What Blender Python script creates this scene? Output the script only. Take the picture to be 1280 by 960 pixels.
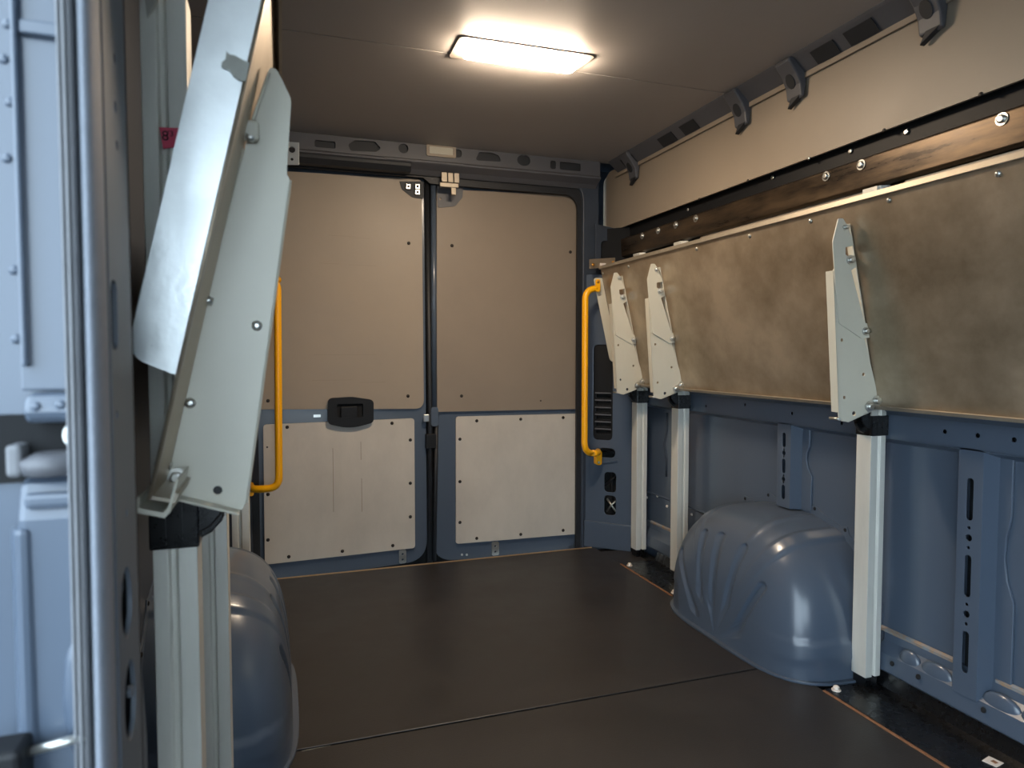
import bpy, bmesh, math, random
from mathutils import Vector, Matrix

random.seed(7)
for o in list(bpy.data.objects):
    bpy.data.objects.remove(o)
SC = bpy.context.scene
COL = SC.collection

# ------------------------------------------------------------------ camera, sky, exposure
cd = bpy.data.cameras.new('camera')
cam = bpy.data.objects.new('camera', cd)
COL.objects.link(cam)
cd.sensor_width = 36.0
cd.sensor_fit = 'HORIZONTAL'
cd.lens = 850 / 1280 * 36.0
cd.clip_start = 0.02
YAW, PITCH = math.atan2(287, 850.9), math.atan2(39, 850)
cam.location = (0, 0, 0.98)
cam.rotation_euler = (math.pi / 2 - PITCH, 0, -YAW)
cd.dof.use_dof = True
cd.dof.focus_distance = 2.7
cd.dof.aperture_fstop = 6.3
SC.camera = cam

W = bpy.data.worlds.new('overcast_sky')
SC.world = W
W.use_nodes = True
bg = W.node_tree.nodes['Background']
bg.inputs[0].default_value = (0.70, 0.86, 1.0, 1)
bg.inputs[1].default_value = 7.6

LAMP_POWER = 180.0
SC.view_settings.view_transform = 'Standard'
SC.view_settings.look = 'None'
SC.view_settings.exposure = 0.0
SC.view_settings.gamma = 1.0
SC.view_settings.use_curve_mapping = False


# ------------------------------------------------------------------ materials
def lin(c):
    return tuple(((v / 255) / 12.92 if v / 255 <= 0.04045 else ((v / 255 + 0.055) / 1.055) ** 2.4) for v in c)


def mat(name, rgb, rough=0.5, metal=0.0, var=0.0, scale=8.0, stretch=(1, 1, 1), bump=0.0, bscale=200.0,
        rvar=0.0, rgb2=None, coat=0.0, spec=0.5, lo=0.35, hi=0.65):
    m = bpy.data.materials.new(name)
    m.use_nodes = True
    nt = m.node_tree
    b = nt.nodes['Principled BSDF']
    c = lin(rgb)
    b.inputs['Base Color'].default_value = (*c, 1)
    b.inputs['Roughness'].default_value = rough
    b.inputs['Metallic'].default_value = metal
    b.inputs['Specular IOR Level'].default_value = spec
    b.inputs['Coat Weight'].default_value = coat
    b.inputs['Coat Roughness'].default_value = 0.15
    if var or rgb2 or rvar or bump:
        tc = nt.nodes.new('ShaderNodeTexCoord')
        mp = nt.nodes.new('ShaderNodeMapping')
        mp.inputs['Scale'].default_value = stretch
        nt.links.new(tc.outputs['Object'], mp.inputs['Vector'])
    if var or rgb2 or rvar:
        n = nt.nodes.new('ShaderNodeTexNoise')
        n.inputs['Scale'].default_value = scale
        n.inputs['Detail'].default_value = 8
        n.inputs['Roughness'].default_value = 0.65
        nt.links.new(mp.outputs[0], n.inputs['Vector'])
        r = nt.nodes.new('ShaderNodeValToRGB')
        r.color_ramp.elements[0].position = lo
        r.color_ramp.elements[1].position = hi
        c2 = lin(rgb2) if rgb2 else tuple(v * (1 - var) for v in c)
        r.color_ramp.elements[0].color = (*c2, 1)
        r.color_ramp.elements[1].color = (*c, 1)
        nt.links.new(n.outputs['Fac'], r.inputs['Fac'])
        if var or rgb2:
            nt.links.new(r.outputs[0], b.inputs['Base Color'])
        if rvar:
            mr = nt.nodes.new('ShaderNodeMapRange')
            mr.inputs['From Min'].default_value = 0.3
            mr.inputs['From Max'].default_value = 0.7
            mr.inputs['To Min'].default_value = rough - rvar
            mr.inputs['To Max'].default_value = rough + rvar
            nt.links.new(n.outputs['Fac'], mr.inputs['Value'])
            nt.links.new(mr.outputs[0], b.inputs['Roughness'])
    if bump:
        n2 = nt.nodes.new('ShaderNodeTexNoise')
        n2.inputs['Scale'].default_value = bscale
        n2.inputs['Detail'].default_value = 4
        nt.links.new(mp.outputs[0], n2.inputs['Vector'])
        bp = nt.nodes.new('ShaderNodeBump')
        bp.inputs['Strength'].default_value = bump
        bp.inputs['Distance'].default_value = 0.002
        nt.links.new(n2.outputs['Fac'], bp.inputs['Height'])
        nt.links.new(bp.outputs[0], b.inputs['Normal'])
    return m


M = {}
M['blue'] = mat('blue_grey_body_paint', (75, 86, 101), 0.30, var=0.05, scale=2, rvar=0.02, coat=0.25)
M['blue_dark'] = mat('blue_grey_primer', (52, 60, 72), 0.5, var=0.15, scale=6)
M['seal'] = mat('black_rubber', (28, 30, 34), 0.55)
M['black'] = mat('black_paint', (14, 15, 17), 0.28, rvar=0.05, scale=30)
M['plastic'] = mat('black_plastic', (17, 18, 21), 0.55, spec=0.3)
M['hole'] = mat('cavity_shade', (10, 12, 15), 0.9)  # near-black, stands in for shade inside holes, gaps and cavities
M['ply'] = mat('black_phenolic_plywood', (48, 45, 44), 0.42, var=0.35, scale=3.5, rvar=0.07, bump=0.25, bscale=260, lo=0.25, hi=0.75)
M['edge'] = mat('brass_edge', (200, 165, 125), 0.35, metal=0.6)
M['raw'] = mat('raw_wood_edge', (150, 105, 75), 0.7, var=0.4, scale=60)
M['ceiling'] = mat('grey_ceiling_lining', (178, 172, 168), 0.5, var=0.05, scale=3)
M['lining'] = mat('grey_beige_lining', (150, 137, 121), 0.5, var=0.06, scale=4, rvar=0.05)
M['lining_lo'] = mat('pale_grey_lining', (194, 187, 176), 0.45, var=0.16, scale=5, stretch=(1, 1, 0.5), rvar=0.08)
M['alu'] = mat('scuffed_aluminium_sheet', (188, 172, 150), 0.40, metal=0.7, rgb2=(142, 127, 106), scale=3.2, rvar=0.10, bump=0.12, bscale=90)
M['alu_lip'] = mat('aluminium_lip', (170, 160, 144), 0.5, metal=0.7, var=0.15, scale=12)
M['zinc'] = mat('galvanised_channel', (222, 220, 210), 0.40, metal=0.25, var=0.12, scale=20, stretch=(1, 1, 0.15), rvar=0.06)
M['flange'] = mat('bright_brushed_aluminium', (228, 232, 232), 0.35, metal=0.6, var=0.10, scale=14, rvar=0.08, bump=0.1, bscale=120)
M['bracket'] = mat('pale_grey_powder_coat', (202, 198, 182), 0.38, var=0.04, scale=10)
M['rail'] = mat('dark_brown_rail', (96, 80, 62), 0.32, metal=0.7, rgb2=(50, 43, 37), scale=6, stretch=(1, 0.6, 4), rvar=0.08)
M['yellow'] = mat('yellow_powder_coat', (250, 178, 6), 0.35, coat=0.2)
M['steel'] = mat('bright_zinc_steel', (205, 205, 200), 0.28, metal=0.9)
M['brass'] = mat('brass_screw', (190, 135, 60), 0.35, metal=0.8)
M['darkscrew'] = mat('dark_screw', (34, 28, 24), 0.5, metal=0.3)
M['trimgrey'] = mat('silver_grey_trim', (128, 134, 144), 0.62, var=0.10, scale=90, bump=0.3, bscale=500)
M['rubber'] = mat('grey_rubber_seal', (112, 114, 118), 0.5, var=0.1, scale=30)
M['pink'] = mat('pink_paper', (222, 84, 110), 0.7)
M['ink'] = mat('black_ink', (18, 14, 22), 0.7)
M['paper'] = mat('white_paper', (225, 215, 205), 0.6)
M['residue'] = mat('tape_residue', (158, 158, 150), 0.8, var=0.15, scale=60)
M['cast'] = mat('grey_roof_bow_plastic', (84, 85, 90), 0.5, var=0.06, scale=10)
M['cast_dark'] = mat('dark_grey_pad_and_shade', (34, 37, 42), 0.6)  # also stands in for shade inside recesses and insets
M['ochre'] = mat('rusty_sealant', (150, 120, 90), 0.7, rgb2=(120, 132, 140), scale=40)
M['asphalt'] = mat('asphalt', (105, 104, 102), 0.9, var=0.3, scale=20)
M['scuff'] = mat('faint_scuff', (140, 126, 110), 0.5)
M['glow'] = bpy.data.materials.new('lit_lamp_lens')
M['glow'].use_nodes = True
_b = M['glow'].node_tree.nodes['Principled BSDF']
_b.inputs['Base Color'].default_value = (0.9, 0.88, 0.82, 1)
_b.inputs['Emission Color'].default_value = (1.0, 0.80, 0.59, 1)
_b.inputs['Emission Strength'].default_value = LAMP_POWER


# ------------------------------------------------------------------ mesh helpers
class MB:
    """collects shapes and links them as ONE mesh object"""

    def __init__(s):
        s.b = bmesh.new()

    def faces(s, vs, fs, smooth=False):
        v = [s.b.verts.new(p) for p in vs]
        for f in fs:
            try:
                fc = s.b.faces.new([v[i] for i in f])
                fc.smooth = smooth
            except ValueError:
                pass
        return s

    def box(s, x0, x1, y0, y1, z0, z1):
        vs = [(x, y, z) for x in (x0, x1) for y in (y0, y1) for z in (z0, z1)]
        return s.faces(vs, [(0, 1, 3, 2), (4, 6, 7, 5), (0, 4, 5, 1), (2, 3, 7, 6), (0, 2, 6, 4), (1, 5, 7, 3)])

    def prism(s, poly, d, smooth=False):
        """poly: 3D points, d: extrusion vector"""
        n = len(poly)
        d = Vector(d)
        vs = [Vector(p) for p in poly] + [Vector(p) + d for p in poly]
        fs = [tuple(range(n)), tuple(range(2 * n - 1, n - 1, -1))]
        s.faces(vs, fs)
        v = list(s.b.verts)[-2 * n:]
        for i in range(n):
            j = (i + 1) % n
            f = s.b.faces.new([v[i], v[j], v[n + j], v[n + i]])
            f.smooth = smooth
        return s

    def tube(s, path, r, n=12, caps=True):
        path = [Vector(p) for p in path]
        rings = []
        up = None
        for i, p in enumerate(path):
            if i == 0:
                t = path[1] - path[0]
            elif i == len(path) - 1:
                t = path[-1] - path[-2]
            else:
                t = (path[i + 1] - p).normalized() + (p - path[i - 1]).normalized()
            t.normalize()
            if up is None:
                up = Vector((0, 0, 1)) if abs(t.z) < 0.9 else Vector((1, 0, 0))
            a = t.cross(up).normalized()
            up = a.cross(t).normalized()
            rr = r[i] if isinstance(r, (list, tuple)) else r
            rings.append([s.b.verts.new(p + (a * math.cos(k * 2 * math.pi / n) + up * math.sin(k * 2 * math.pi / n)) * rr) for k in range(n)])
        for A, B in zip(rings, rings[1:]):
            for k in range(n):
                f = s.b.faces.new([A[k], A[(k + 1) % n], B[(k + 1) % n], B[k]])
                f.smooth = True
        if caps:
            s.b.faces.new(rings[0][::-1])
            s.b.faces.new(rings[-1])
        return s

    def cyl(s, p0, p1, r, n=16):
        return s.tube([p0, p1], r, n)

    def ball(s, c, rx, ry=None, rz=None, n=12, m=8, lo=0.0):
        ry = rx if ry is None else ry
        rz = rx if rz is None else rz
        c = Vector(c)
        g = []
        for i in range(m + 1):
            a = math.pi * i / m
            g.append([s.b.verts.new(c + Vector((rx * math.sin(a) * math.cos(2 * math.pi * k / n), ry * math.sin(a) * math.sin(2 * math.pi * k / n), rz * math.cos(a)))) for k in range(n)])
        for i in range(m):
            for k in range(n):
                try:
                    f = s.b.faces.new([g[i][k], g[i][(k + 1) % n], g[i + 1][(k + 1) % n], g[i + 1][k]])
                    f.smooth = True
                except ValueError:
                    pass
        return s

    def build(s, name, m, parent=None, bevel=0.0, smooth=None):
        bmesh.ops.remove_doubles(s.b, verts=s.b.verts, dist=1e-6)
        bmesh.ops.recalc_face_normals(s.b, faces=s.b.faces)
        me = bpy.data.meshes.new(name)
        s.b.to_mesh(me)
        s.b.free()
        return link(name, me, m, parent, bevel, smooth)


def root_loc(o):
    while o.parent:
        o = o.parent
    return Vector(o.location)


def link(name, me, m, parent, bevel=0.0, smooth=None):
    me.materials.clear()
    me.materials.append(M[m] if isinstance(m, str) else m)
    o = bpy.data.objects.new(name, me)
    COL.objects.link(o)
    if parent is not None:
        o.parent = parent
        me.transform(Matrix.Translation(-root_loc(parent)))
    if smooth:
        for p in me.polygons:
            p.use_smooth = True
    if bevel:
        bv = o.modifiers.new('soft_edges', 'BEVEL')
        bv.width = bevel
        bv.segments = 2
        bv.limit_method = 'ANGLE'
        bv.angle_limit = math.radians(50)
    return o


def rpoly(pts, r, n=6):
    """closed polygon with rounded corners; r is one radius or one per corner"""
    out = []
    k = len(pts)
    for i, p in enumerate(pts):
        ri = r[i] if isinstance(r, (list, tuple)) else r
        p = Vector(p)
        a = Vector(pts[i - 1]) - p
        b = Vector(pts[(i + 1) % k]) - p
        if ri <= 0:
            out.append(tuple(p))
            continue
        ang = a.angle(b)
        d = min(ri / max(math.tan(ang / 2), 1e-3), a.length * 0.48, b.length * 0.48)
        p0 = p + a.normalized() * d
        p1 = p + b.normalized() * d
        for j in range(n + 1):
            t = j / n
            out.append(tuple(p0 * (1 - t) ** 2 + p * 2 * t * (1 - t) * 0.9 + (p0 + p1) * 0.1 * t * (1 - t) + p1 * t ** 2))
    return out


def rrect(a0, a1, b0, b1, r, n=5):
    return rpoly([(a0, b0), (a1, b0), (a1, b1), (a0, b1)], r, n)


def circ(a, b, r, n=14, ry=None):
    ry = r if ry is None else ry
    return [(a + r * math.cos(2 * math.pi * k / n), b + ry * math.sin(2 * math.pi * k / n)) for k in range(n)]


def plate_mesh(outer, holes, O, ux, uy, t0, t1):
    """flat sheet with real holes between offsets t0 and t1 along ux x uy"""
    cu = bpy.data.curves.new('sheet', 'CURVE')
    cu.dimensions = '2D'
    cu.fill_mode = 'BOTH'
    cu.extrude = abs(t1 - t0) / 2
    for loop in [outer] + list(holes):
        sp = cu.splines.new('POLY')
        sp.points.add(len(loop) - 1)
        for q, p in zip(sp.points, loop):
            q.co = (p[0], p[1], 0, 1)
        sp.use_cyclic_u = True
    ob = bpy.data.objects.new('sheet', cu)
    me = bpy.data.meshes.new_from_object(ob)
    bpy.data.objects.remove(ob)
    bpy.data.curves.remove(cu)
    O, ux, uy = Vector(O), Vector(ux).normalized(), Vector(uy).normalized()
    n = ux.cross(uy)
    mid = (t0 + t1) / 2
    for v in me.vertices:
        c = v.co.copy()
        v.co = O + ux * c.x + uy * c.y + n * (c.z + mid)
    b = bmesh.new()
    b.from_mesh(me)
    bmesh.ops.remove_doubles(b, verts=b.verts, dist=1e-6)
    bmesh.ops.recalc_face_normals(b, faces=b.faces)
    b.to_mesh(me)
    b.free()
    return me


def yplate(name, outer, holes, y, th, m, parent, bevel=0.0):
    """sheet in the plane y (front face), thickness going away from the camera; points are (x, z)"""
    return link(name, plate_mesh(outer, holes, (0, y, 0), (1, 0, 0), (0, 0, 1), -th, 0), m, parent, bevel)


def xplate(name, outer, holes, x, th, m, parent, bevel=0.0):
    """sheet in the plane x (front face towards -x), thickness going to +x; points are (y, z)"""
    return link(name, plate_mesh(outer, holes, (x, 0, 0), (0, 1, 0), (0, 0, 1), 0, th), m, parent, bevel)


def thing(name, loc, label, cat, group=None):
    o = bpy.data.objects.new(name, None)
    o.empty_display_size = 0.05
    COL.objects.link(o)
    o.location = loc
    o['label'] = label
    o['category'] = cat
    if group:
        o['group'] = group
    return o


def struct(name, loc=(0, 0, 0)):
    o = bpy.data.objects.new(name, None)
    o.empty_display_size = 0.05
    COL.objects.link(o)
    o.location = loc
    o['kind'] = 'structure'
    return o


def skind(o):
    o['kind'] = 'structure'
    return o


def dup(root, loc, label, rot=None):
    r = root.copy()
    COL.objects.link(r)
    r.location = loc
    if rot is not None:
        r.rotation_euler = rot
    r['label'] = label
    for ch in root.children:
        c = ch.copy()
        COL.objects.link(c)
        c.parent = r
        for g in ch.children:
            d = g.copy()
            COL.objects.link(d)
            d.parent = c
    return r


def screw(p, n, r, m, parent, name='screw', h=None, hexa=False, washer=False):
    """a domed or hexagonal head at p standing on a face with normal n"""
    p, n = Vector(p), Vector(n).normalized()
    h = h or r * 0.5
    mb = MB()
    if washer:
        mb.cyl(p, p + n * h * 0.3, r * 1.5, 16)
    if hexa:
        mb.tube([p, p + n * h, p + n * h * 1.02], [r, r, r * 0.6], 6)
    else:
        mb.tube([p, p + n * h * 0.4, p + n * h * 0.8, p + n * h], [r, r * 0.97, r * 0.7, r * 0.25], 12)
    return mb.build(name, m, parent)


def arc(c, r, a0, a1, ax, ay, n=8):
    c, ax, ay = Vector(c), Vector(ax), Vector(ay)
    return [c + ax * r * math.cos(a0 + (a1 - a0) * k / n) + ay * r * math.sin(a0 + (a1 - a0) * k / n) for k in range(n + 1)]


# ------------------------------------------------------------------ THE SHELL OF THE VAN
YD = 3.20          # rear doors, inner face
XR = 1.70          # skin of the wall across from the camera
ZC = 1.92          # ceiling lining

# floor: two plywood sheets with a gap, and the ground under the van
fl = struct('floor')
MB().box(-0.30, 1.475, 1.722, 3.075, -0.012, 0.0).box(1.475, 1.62, 2.80, 3.0, -0.012, 0.0).build('plywood_sheet', 'ply', fl, 0.0015)
MB().box(-0.30, 1.475, -1.2, 1.714, -0.012, 0.0).build('plywood_sheet', 'ply', fl, 0.0015)
MB().box(-0.32, 1.70, -1.2, 3.08, -0.05, -0.0125).build('floor_pan', 'hole', fl)
g = skind(MB().box(-12, 12, -12, 12, -0.75, -0.65).build('ground', 'asphalt'))
skind(MB().box(-0.26, 1.462, 3.075, 3.083, -0.03, 0.003).build('trim_1', 'edge'))

MB().prism([(0.03, 1.716, -0.002), (0.032, 1.709, 0.0003), (0.07, 1.711, 0.0003), (0.10, 1.713, 0.0003), (0.10, 1.716, -0.002)], (0, 0, 0.0006)).build('chipped_edge', 'residue', fl)
# ceiling: two lining boards meeting under the lamp
ce = struct('ceiling')
MB().box(-0.30, 1.60, 2.134, 3.10, ZC + 0.0005, ZC + 0.012).build('lining_board', 'ceiling', ce)
MB().box(-0.30, 1.60, -1.2, 3.1, ZC + 0.013, ZC + 0.016).build('roof_cavity', 'hole', ce)
MB().box(-0.30, 1.60, -1.2, 2.127, ZC, ZC + 0.012).build('lining_board', 'ceiling', ce)
MB().box(-0.34, 1.75, -1.25, 3.35, ZC + 0.02, ZC + 0.06).build('roof_skin', 'blue', ce)

# wall across from the camera: skin, waist beam, two slotted ribs, sill
wr = struct('wall_right')
xplate('skin', [(-1.2, -0.2), (3.3, -0.2), (3.3, 1.98), (-1.2, 1.98)], [], XR, 0.02, 'blue', wr)
bh = []
for y in (0.95, 1.06, 1.15, 1.24, 1.33, 1.68, 1.90, 2.15, 2.40, 2.62):
    bh.append(circ(y, 0.772 + 0.012 * ((y * 100) % 3 - 1), 0.0065))
xplate('waist_beam', [(-1.2, 0.735), (3.05, 0.735), (3.05, 0.805), (-1.2, 0.805)], bh, 1.655, 0.003, 'blue', wr)
MB().prism([(1.655, -1.2, 0.736), (1.655, -1.2, 0.732), (1.70, -1.2, 0.715), (1.70, -1.2, 0.72)], (0, 4.25, 0)).build('beam_ledge', 'blue', wr)
MB().prism([(1.655, -1.2, 0.802), (1.655, -1.2, 0.806), (1.62, -1.2, 0.835), (1.62, -1.2, 0.831)], (0, 4.25, 0)).build('beam_ledge', 'blue', wr)
MB().box(1.694, 1.699, -1.2, 3.05, 0.737, 0.80).build('beam_cavity', 'hole', wr)


def rib(y0, y1, z0, z1, flare):
    """hat shaped rib with a slotted face and a wavy flange"""
    ym = y0 + 0.3 * (y1 - y0)
    ym = (y0 + y1) / 2
    hs = []
    H = z1 - z0
    for k in range(3):
        zc = z1 - H * (0.20 + 0.31 * k)
        hs.append(rrect(ym - 0.009, ym + 0.009, zc - H * 0.085, zc + H * 0.085, 0.009))
        if k < 2:
            hs.append(circ(ym, zc - H * 0.155, 0.009))
            hs.append(circ(ym, zc - H * 0.115, 0.0045, 10))
            hs.append(circ(ym, zc - H * 0.195, 0.0045, 10))
    r = xplate('rib', [(y0, z0), (y1, z0), (y1, z1), (y0, z1)], hs, 1.655, 0.003, 'blue', wr)
    MB().prism([(1.655, y0, z0), (1.70, y0 - 0.018, z0), (1.70, y0 - 0.021, z0), (1.6555, y0 - 0.003, z0)], (0, 0, H)).build('rib_side', 'blue', r)
    MB().prism([(1.655, y1, z0), (1.70, y1 + 0.012, z0), (1.70, y1 + 0.015, z0), (1.6555, y1 + 0.003, z0)], (0, 0, H)).build('rib_side', 'blue', r)
    MB().box(1.694, 1.699, y0, y1, z0, z1).build('rib_cavity', 'hole', r)
    if flare:
        e = []
        for t in range(13):
            z = z1 - (z1 - z0) * t / 12
            w = 0.030 + 0.014 * math.sin(math.pi * min(max((t - 3) / 3.5, 0), 1)) * -1 + (0.012 if t > 6 else 0)
            e.append((y0 - 0.02 - w, z))
        xplate('rib_flange', e + [(y0 - 0.015, z0), (y0 - 0.015, z1)], [], 1.692, 0.008, 'blue', r, 0.003)
    return r


rib(1.225, 1.285, 0.095, 0.735, True)
rib(1.905, 1.965, 0.44, 0.735, True)
# rolled sill behind the floor edge, with rust-stained sealant line and pressed humps
MB().prism([(1.70, -1.2, 0.16), (1.692, -1.2, 0.155), (1.688, -1.2, 0.128), (1.66, -1.2, 0.10), (1.655, -1.2, 0.05), (1.70, -1.2, 0.02)], (0, 2.735, 0)).prism([(1.70, 2.36, 0.16), (1.692, 2.36, 0.155), (1.688, 2.36, 0.128), (1.66, 2.36, 0.10), (1.655, 2.36, 0.05), (1.70, 2.36, 0.02)], (0, 0.6, 0)).build('sill', 'blue', wr, 0.004)
for y0, y1 in ((1.30, 1.56), (0.95, 1.20), (2.36, 2.9)):
    MB().prism([(1.697, y0, 0.156), (1.697, y0, 0.163), (1.689, y0, 0.158), (1.690, y0, 0.150)], (0, y1 - y0, 0)).build('sealant_bead', 'ochre', wr)
for y, a in ((1.345, 0.05), (1.43, 0.035), (1.17, 0.05), (1.08, 0.045), (0.98, 0.05)):
    MB().ball((1.674, y, 0.105), 0.014, a, 0.032, 16, 10).build('sill_hump', 'blue', wr)
for y in (1.47, 1.385, 1.20):
    screw((1.652, y, 0.085), (-1, 0, 0.3), 0.007, 'hole', wr, 'sill_hole')
for u in ((2.9468, 0.2642), (2.8488, 0.2919), (2.7620, 0.2602), (2.5581, 0.2686)):
    screw((1.70, u[0], u[1]), (-1, 0, 0), 0.007, 'paper', wr, 'white_plug', 0.006)
# pale crease lines pressed in the skin
MB().prism([(1.70, 2.35, 0.30), (1.694, 2.35, 0.296), (1.70, 2.35, 0.290)], (0, 0.65, 0)).build('pressed_crease', 'blue', wr)
MB().tube([(1.699, 2.77, 0.70), (1.699, 2.77, 0.62), (1.699, 2.79, 0.55), (1.699, 2.77, 0.48), (1.699, 2.77, 0.40)], 0.006, 8).build('wire_loom', 'blue_dark', wr)

# wall beside the camera: skin behind the doorway, the doorway itself stays open
wl = struct('wall_left')
MB().box(-0.34, -0.30, 0.60, 3.30, -0.05, 1.98).build('skin', 'blue_dark', wl)
MB().box(-0.34, -0.30, -1.2, 0.60, 1.70, 1.98).build('door_header', 'blue', wl)  # unseen; lowered to hold daylight off the upper far wall
# unseen partition behind the camera, added to bound the light; opening sized for daylight
skind(yplate('wall_front', [(-0.34, -0.05), (1.75, -0.05), (1.75, 1.98), (-0.34, 1.98)], [rrect(-0.25, 0.6, 0.35, 1.58, 0.08)], -1.2, 0.04, 'blue_dark', None))

# rear wall: frame round the door opening, header with its recesses
wb = struct('wall_back')
op = rrect(-0.135, 1.432, -0.10, 1.815, 0.075, 8)
yplate('door_frame', [(-0.34, -0.2), (1.52, -0.2), (1.52, 1.98), (-0.34, 1.98)], [op], 3.135, 0.04, 'blue_dark', wb, 0.006)
yplate('rear_panel', [(1.50, -0.2), (1.75, -0.2), (1.75, 1.98), (1.50, 1.98)], [], 3.31, 0.03, 'blue_dark', wb)
op2 = rpoly([(-0.105, -0.08), (1.408, -0.08), (1.408, 1.765), (0.66, 1.765), (0.63, 1.79), (-0.105, 1.79)], [0.06, 0.06, 0.07, 0.02, 0.02, 0.06], 8)
yplate('frame_seal', rrect(-0.136, 1.433, -0.10, 1.816, 0.075, 8), [op2], 3.150, 0.016, 'seal', wb, 0.005)
MB().box(-0.34, 1.55, 3.245, 3.26, -0.2, 1.98).build('outer_skin', 'hole', wb)
yplate('pillar_gusset', [(1.485, 1.36), (1.62, 1.36), (1.62, 1.60), (1.485, 1.62)], [rrect(1.515, 1.565, 1.42, 1.54, 0.02)], 3.10, 0.004, 'blue_dark', wb, 0.001)
MB().prism([(1.575, 3.10, 1.37), (1.582, 3.085, 1.37), (1.590, 3.10, 1.37)], (0, 0, 0.23)).build('pressed_crease', 'blue', wb)

hy = 3.085
hh = [rrect(0.145, 0.232, 1.865, 1.895, 0.008), rpoly([(0.295, 1.862), (0.405, 1.868), (0.430, 1.885), (0.40, 1.914), (0.315, 1.910), (0.285, 1.89)], 0.012),
      circ(0.527, 1.895, 0.022, 16), rrect(0.745, 0.797, 1.878, 1.914, 0.016), rpoly([(0.86, 1.872), (0.99, 1.876), (0.975, 1.905), (0.94, 1.914), (0.88, 1.912)], 0.01),
      circ(1.10, 1.893, 0.034, 16, 0.026), rrect(1.235, 1.265, 1.865, 1.905, 0.012), rrect(1.285, 1.395, 1.866, 1.903, 0.008)]
hd = yplate('header', [(-0.30, 1.85), (1.50, 1.85), (1.50, ZC + 0.01), (-0.30, ZC + 0.01)], hh, hy, 0.004, 'cast', wb, 0.0015)
MB().box(-0.30, 1.50, hy + 0.012, hy + 0.016, 1.85, ZC).build('header_backing', 'cast_dark', wb)
MB().prism([(-0.30, hy, 1.852), (-0.30, hy - 0.012, 1.844), (-0.30, hy - 0.012, 1.836), (-0.30, hy + 0.03, 1.815), (-0.30, hy + 0.055, 1.795), (-0.30, hy + 0.06, 1.85)], (1.80, 0, 0)).build('header_step', 'cast', wb, 0.003)
MB().prism([(-0.30, hy - 0.004, 1.832), (-0.30, hy - 0.024, 1.828), (-0.30, hy - 0.024, 1.812), (-0.30, hy - 0.002, 1.792), (-0.30, hy + 0.04, 1.792)], (0.86, 0, 0)).build('header_channel', 'cast_dark', wb, 0.003)
MB().prism([(0.44, hy - 0.004, 1.852), (0.44, hy - 0.014, 1.846), (0.44, hy - 0.014, 1.838), (0.44, hy - 0.002, 1.834)], (0.36, 0, 0)).build('header_ledge', 'cast', wb, 0.002)

# D pillar beside the doors, seen between the yellow bar and the last upright
dp = struct('wall_pillar')
Dp, Du = Vector((1.448, 3.118, 0)), Vector((0.16, -0.15, 0)).normalized()


def dplate(name, outer, holes, t0, t1, m, bevel=0.0, parent=None):
    return link(name, plate_mesh(outer, holes, Dp, Du, (0, 0, 1), t0, t1), m, parent or dp, bevel)


dh = [rrect(0.035, 0.135, 0.545, 1.02, 0.022), rrect(0.065, 0.150, 0.458, 0.505, 0.022), rrect(0.095, 0.155, 0.285, 0.385, 0.018), rrect(0.095, 0.155, 0.170, 0.268, 0.018)]
dplate('pillar_panel', [(-0.004, 0.125), (0.235, 0.125), (0.235, 1.33), (0.06, 1.37), (-0.004, 1.37)], dh, -0.004, 0.0, 'blue', 0.002)
dplate('pillar_foot', [(-0.006, 0.0), (0.235, 0.0), (0.235, 0.128), (-0.006, 0.132)], [], -0.004, 0.012, 'blue', 0.004)
dplate('pillar_backing', [(0.0, 0.0), (0.235, 0.0), (0.235, 1.6), (0.0, 1.6)], [], -0.06, -0.055, 'hole')
vg = dplate('vent_grille', rrect(0.037, 0.133, 0.547, 1.018, 0.02), [rrect(0.046, 0.124, 0.575 + 0.036 * k, 0.593 + 0.036 * k, 0.005) for k in range(6)], -0.012, -0.006, 'plastic', 0.001)
for k in range(6):
    dplate('slat', [(0.044, 0.596 + 0.036 * k), (0.126, 0.596 + 0.036 * k), (0.126, 0.602 + 0.036 * k), (0.044, 0.603 + 0.036 * k)], [], -0.012, 0.001, 'cast', 0.001, vg)
p3 = lambda a, z, t: Dp + Du * a + Vector((0, 0, z)) + Du.cross(Vector((0, 0, 1))) * t
MB().prism([p3(0.045, 0.418, 0), p3(0.045, 0.426, 0.003), p3(0.165, 0.452, 0.003), p3(0.165, 0.44, 0)], Du.cross(Vector((0, 0, 1))) * 0.006).build('pressed_crease', 'blue', dp, 0.002)
MB().tube([p3(0.08, 0.30, -0.03), p3(0.12, 0.34, -0.025), p3(0.16, 0.37, -0.04)], 0.006, 8).tube([p3(0.12, 0.40, -0.03), p3(0.125, 0.28, -0.035), p3(0.14, 0.17, -0.03)], 0.005, 8).tube([p3(0.07, 0.48, -0.03), p3(0.11, 0.49, -0.025), p3(0.16, 0.475, -0.03)], 0.007, 8).build('wire_loom', 'plastic', dp)
MB().tube([p3(0.10, 0.18, -0.03), p3(0.125, 0.215, -0.02), p3(0.15, 0.24, -0.03)], 0.004, 8).tube([p3(0.10, 0.245, -0.03), p3(0.15, 0.185, -0.02)], 0.005, 8).build('bare_cable', 'steel', dp)

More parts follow.
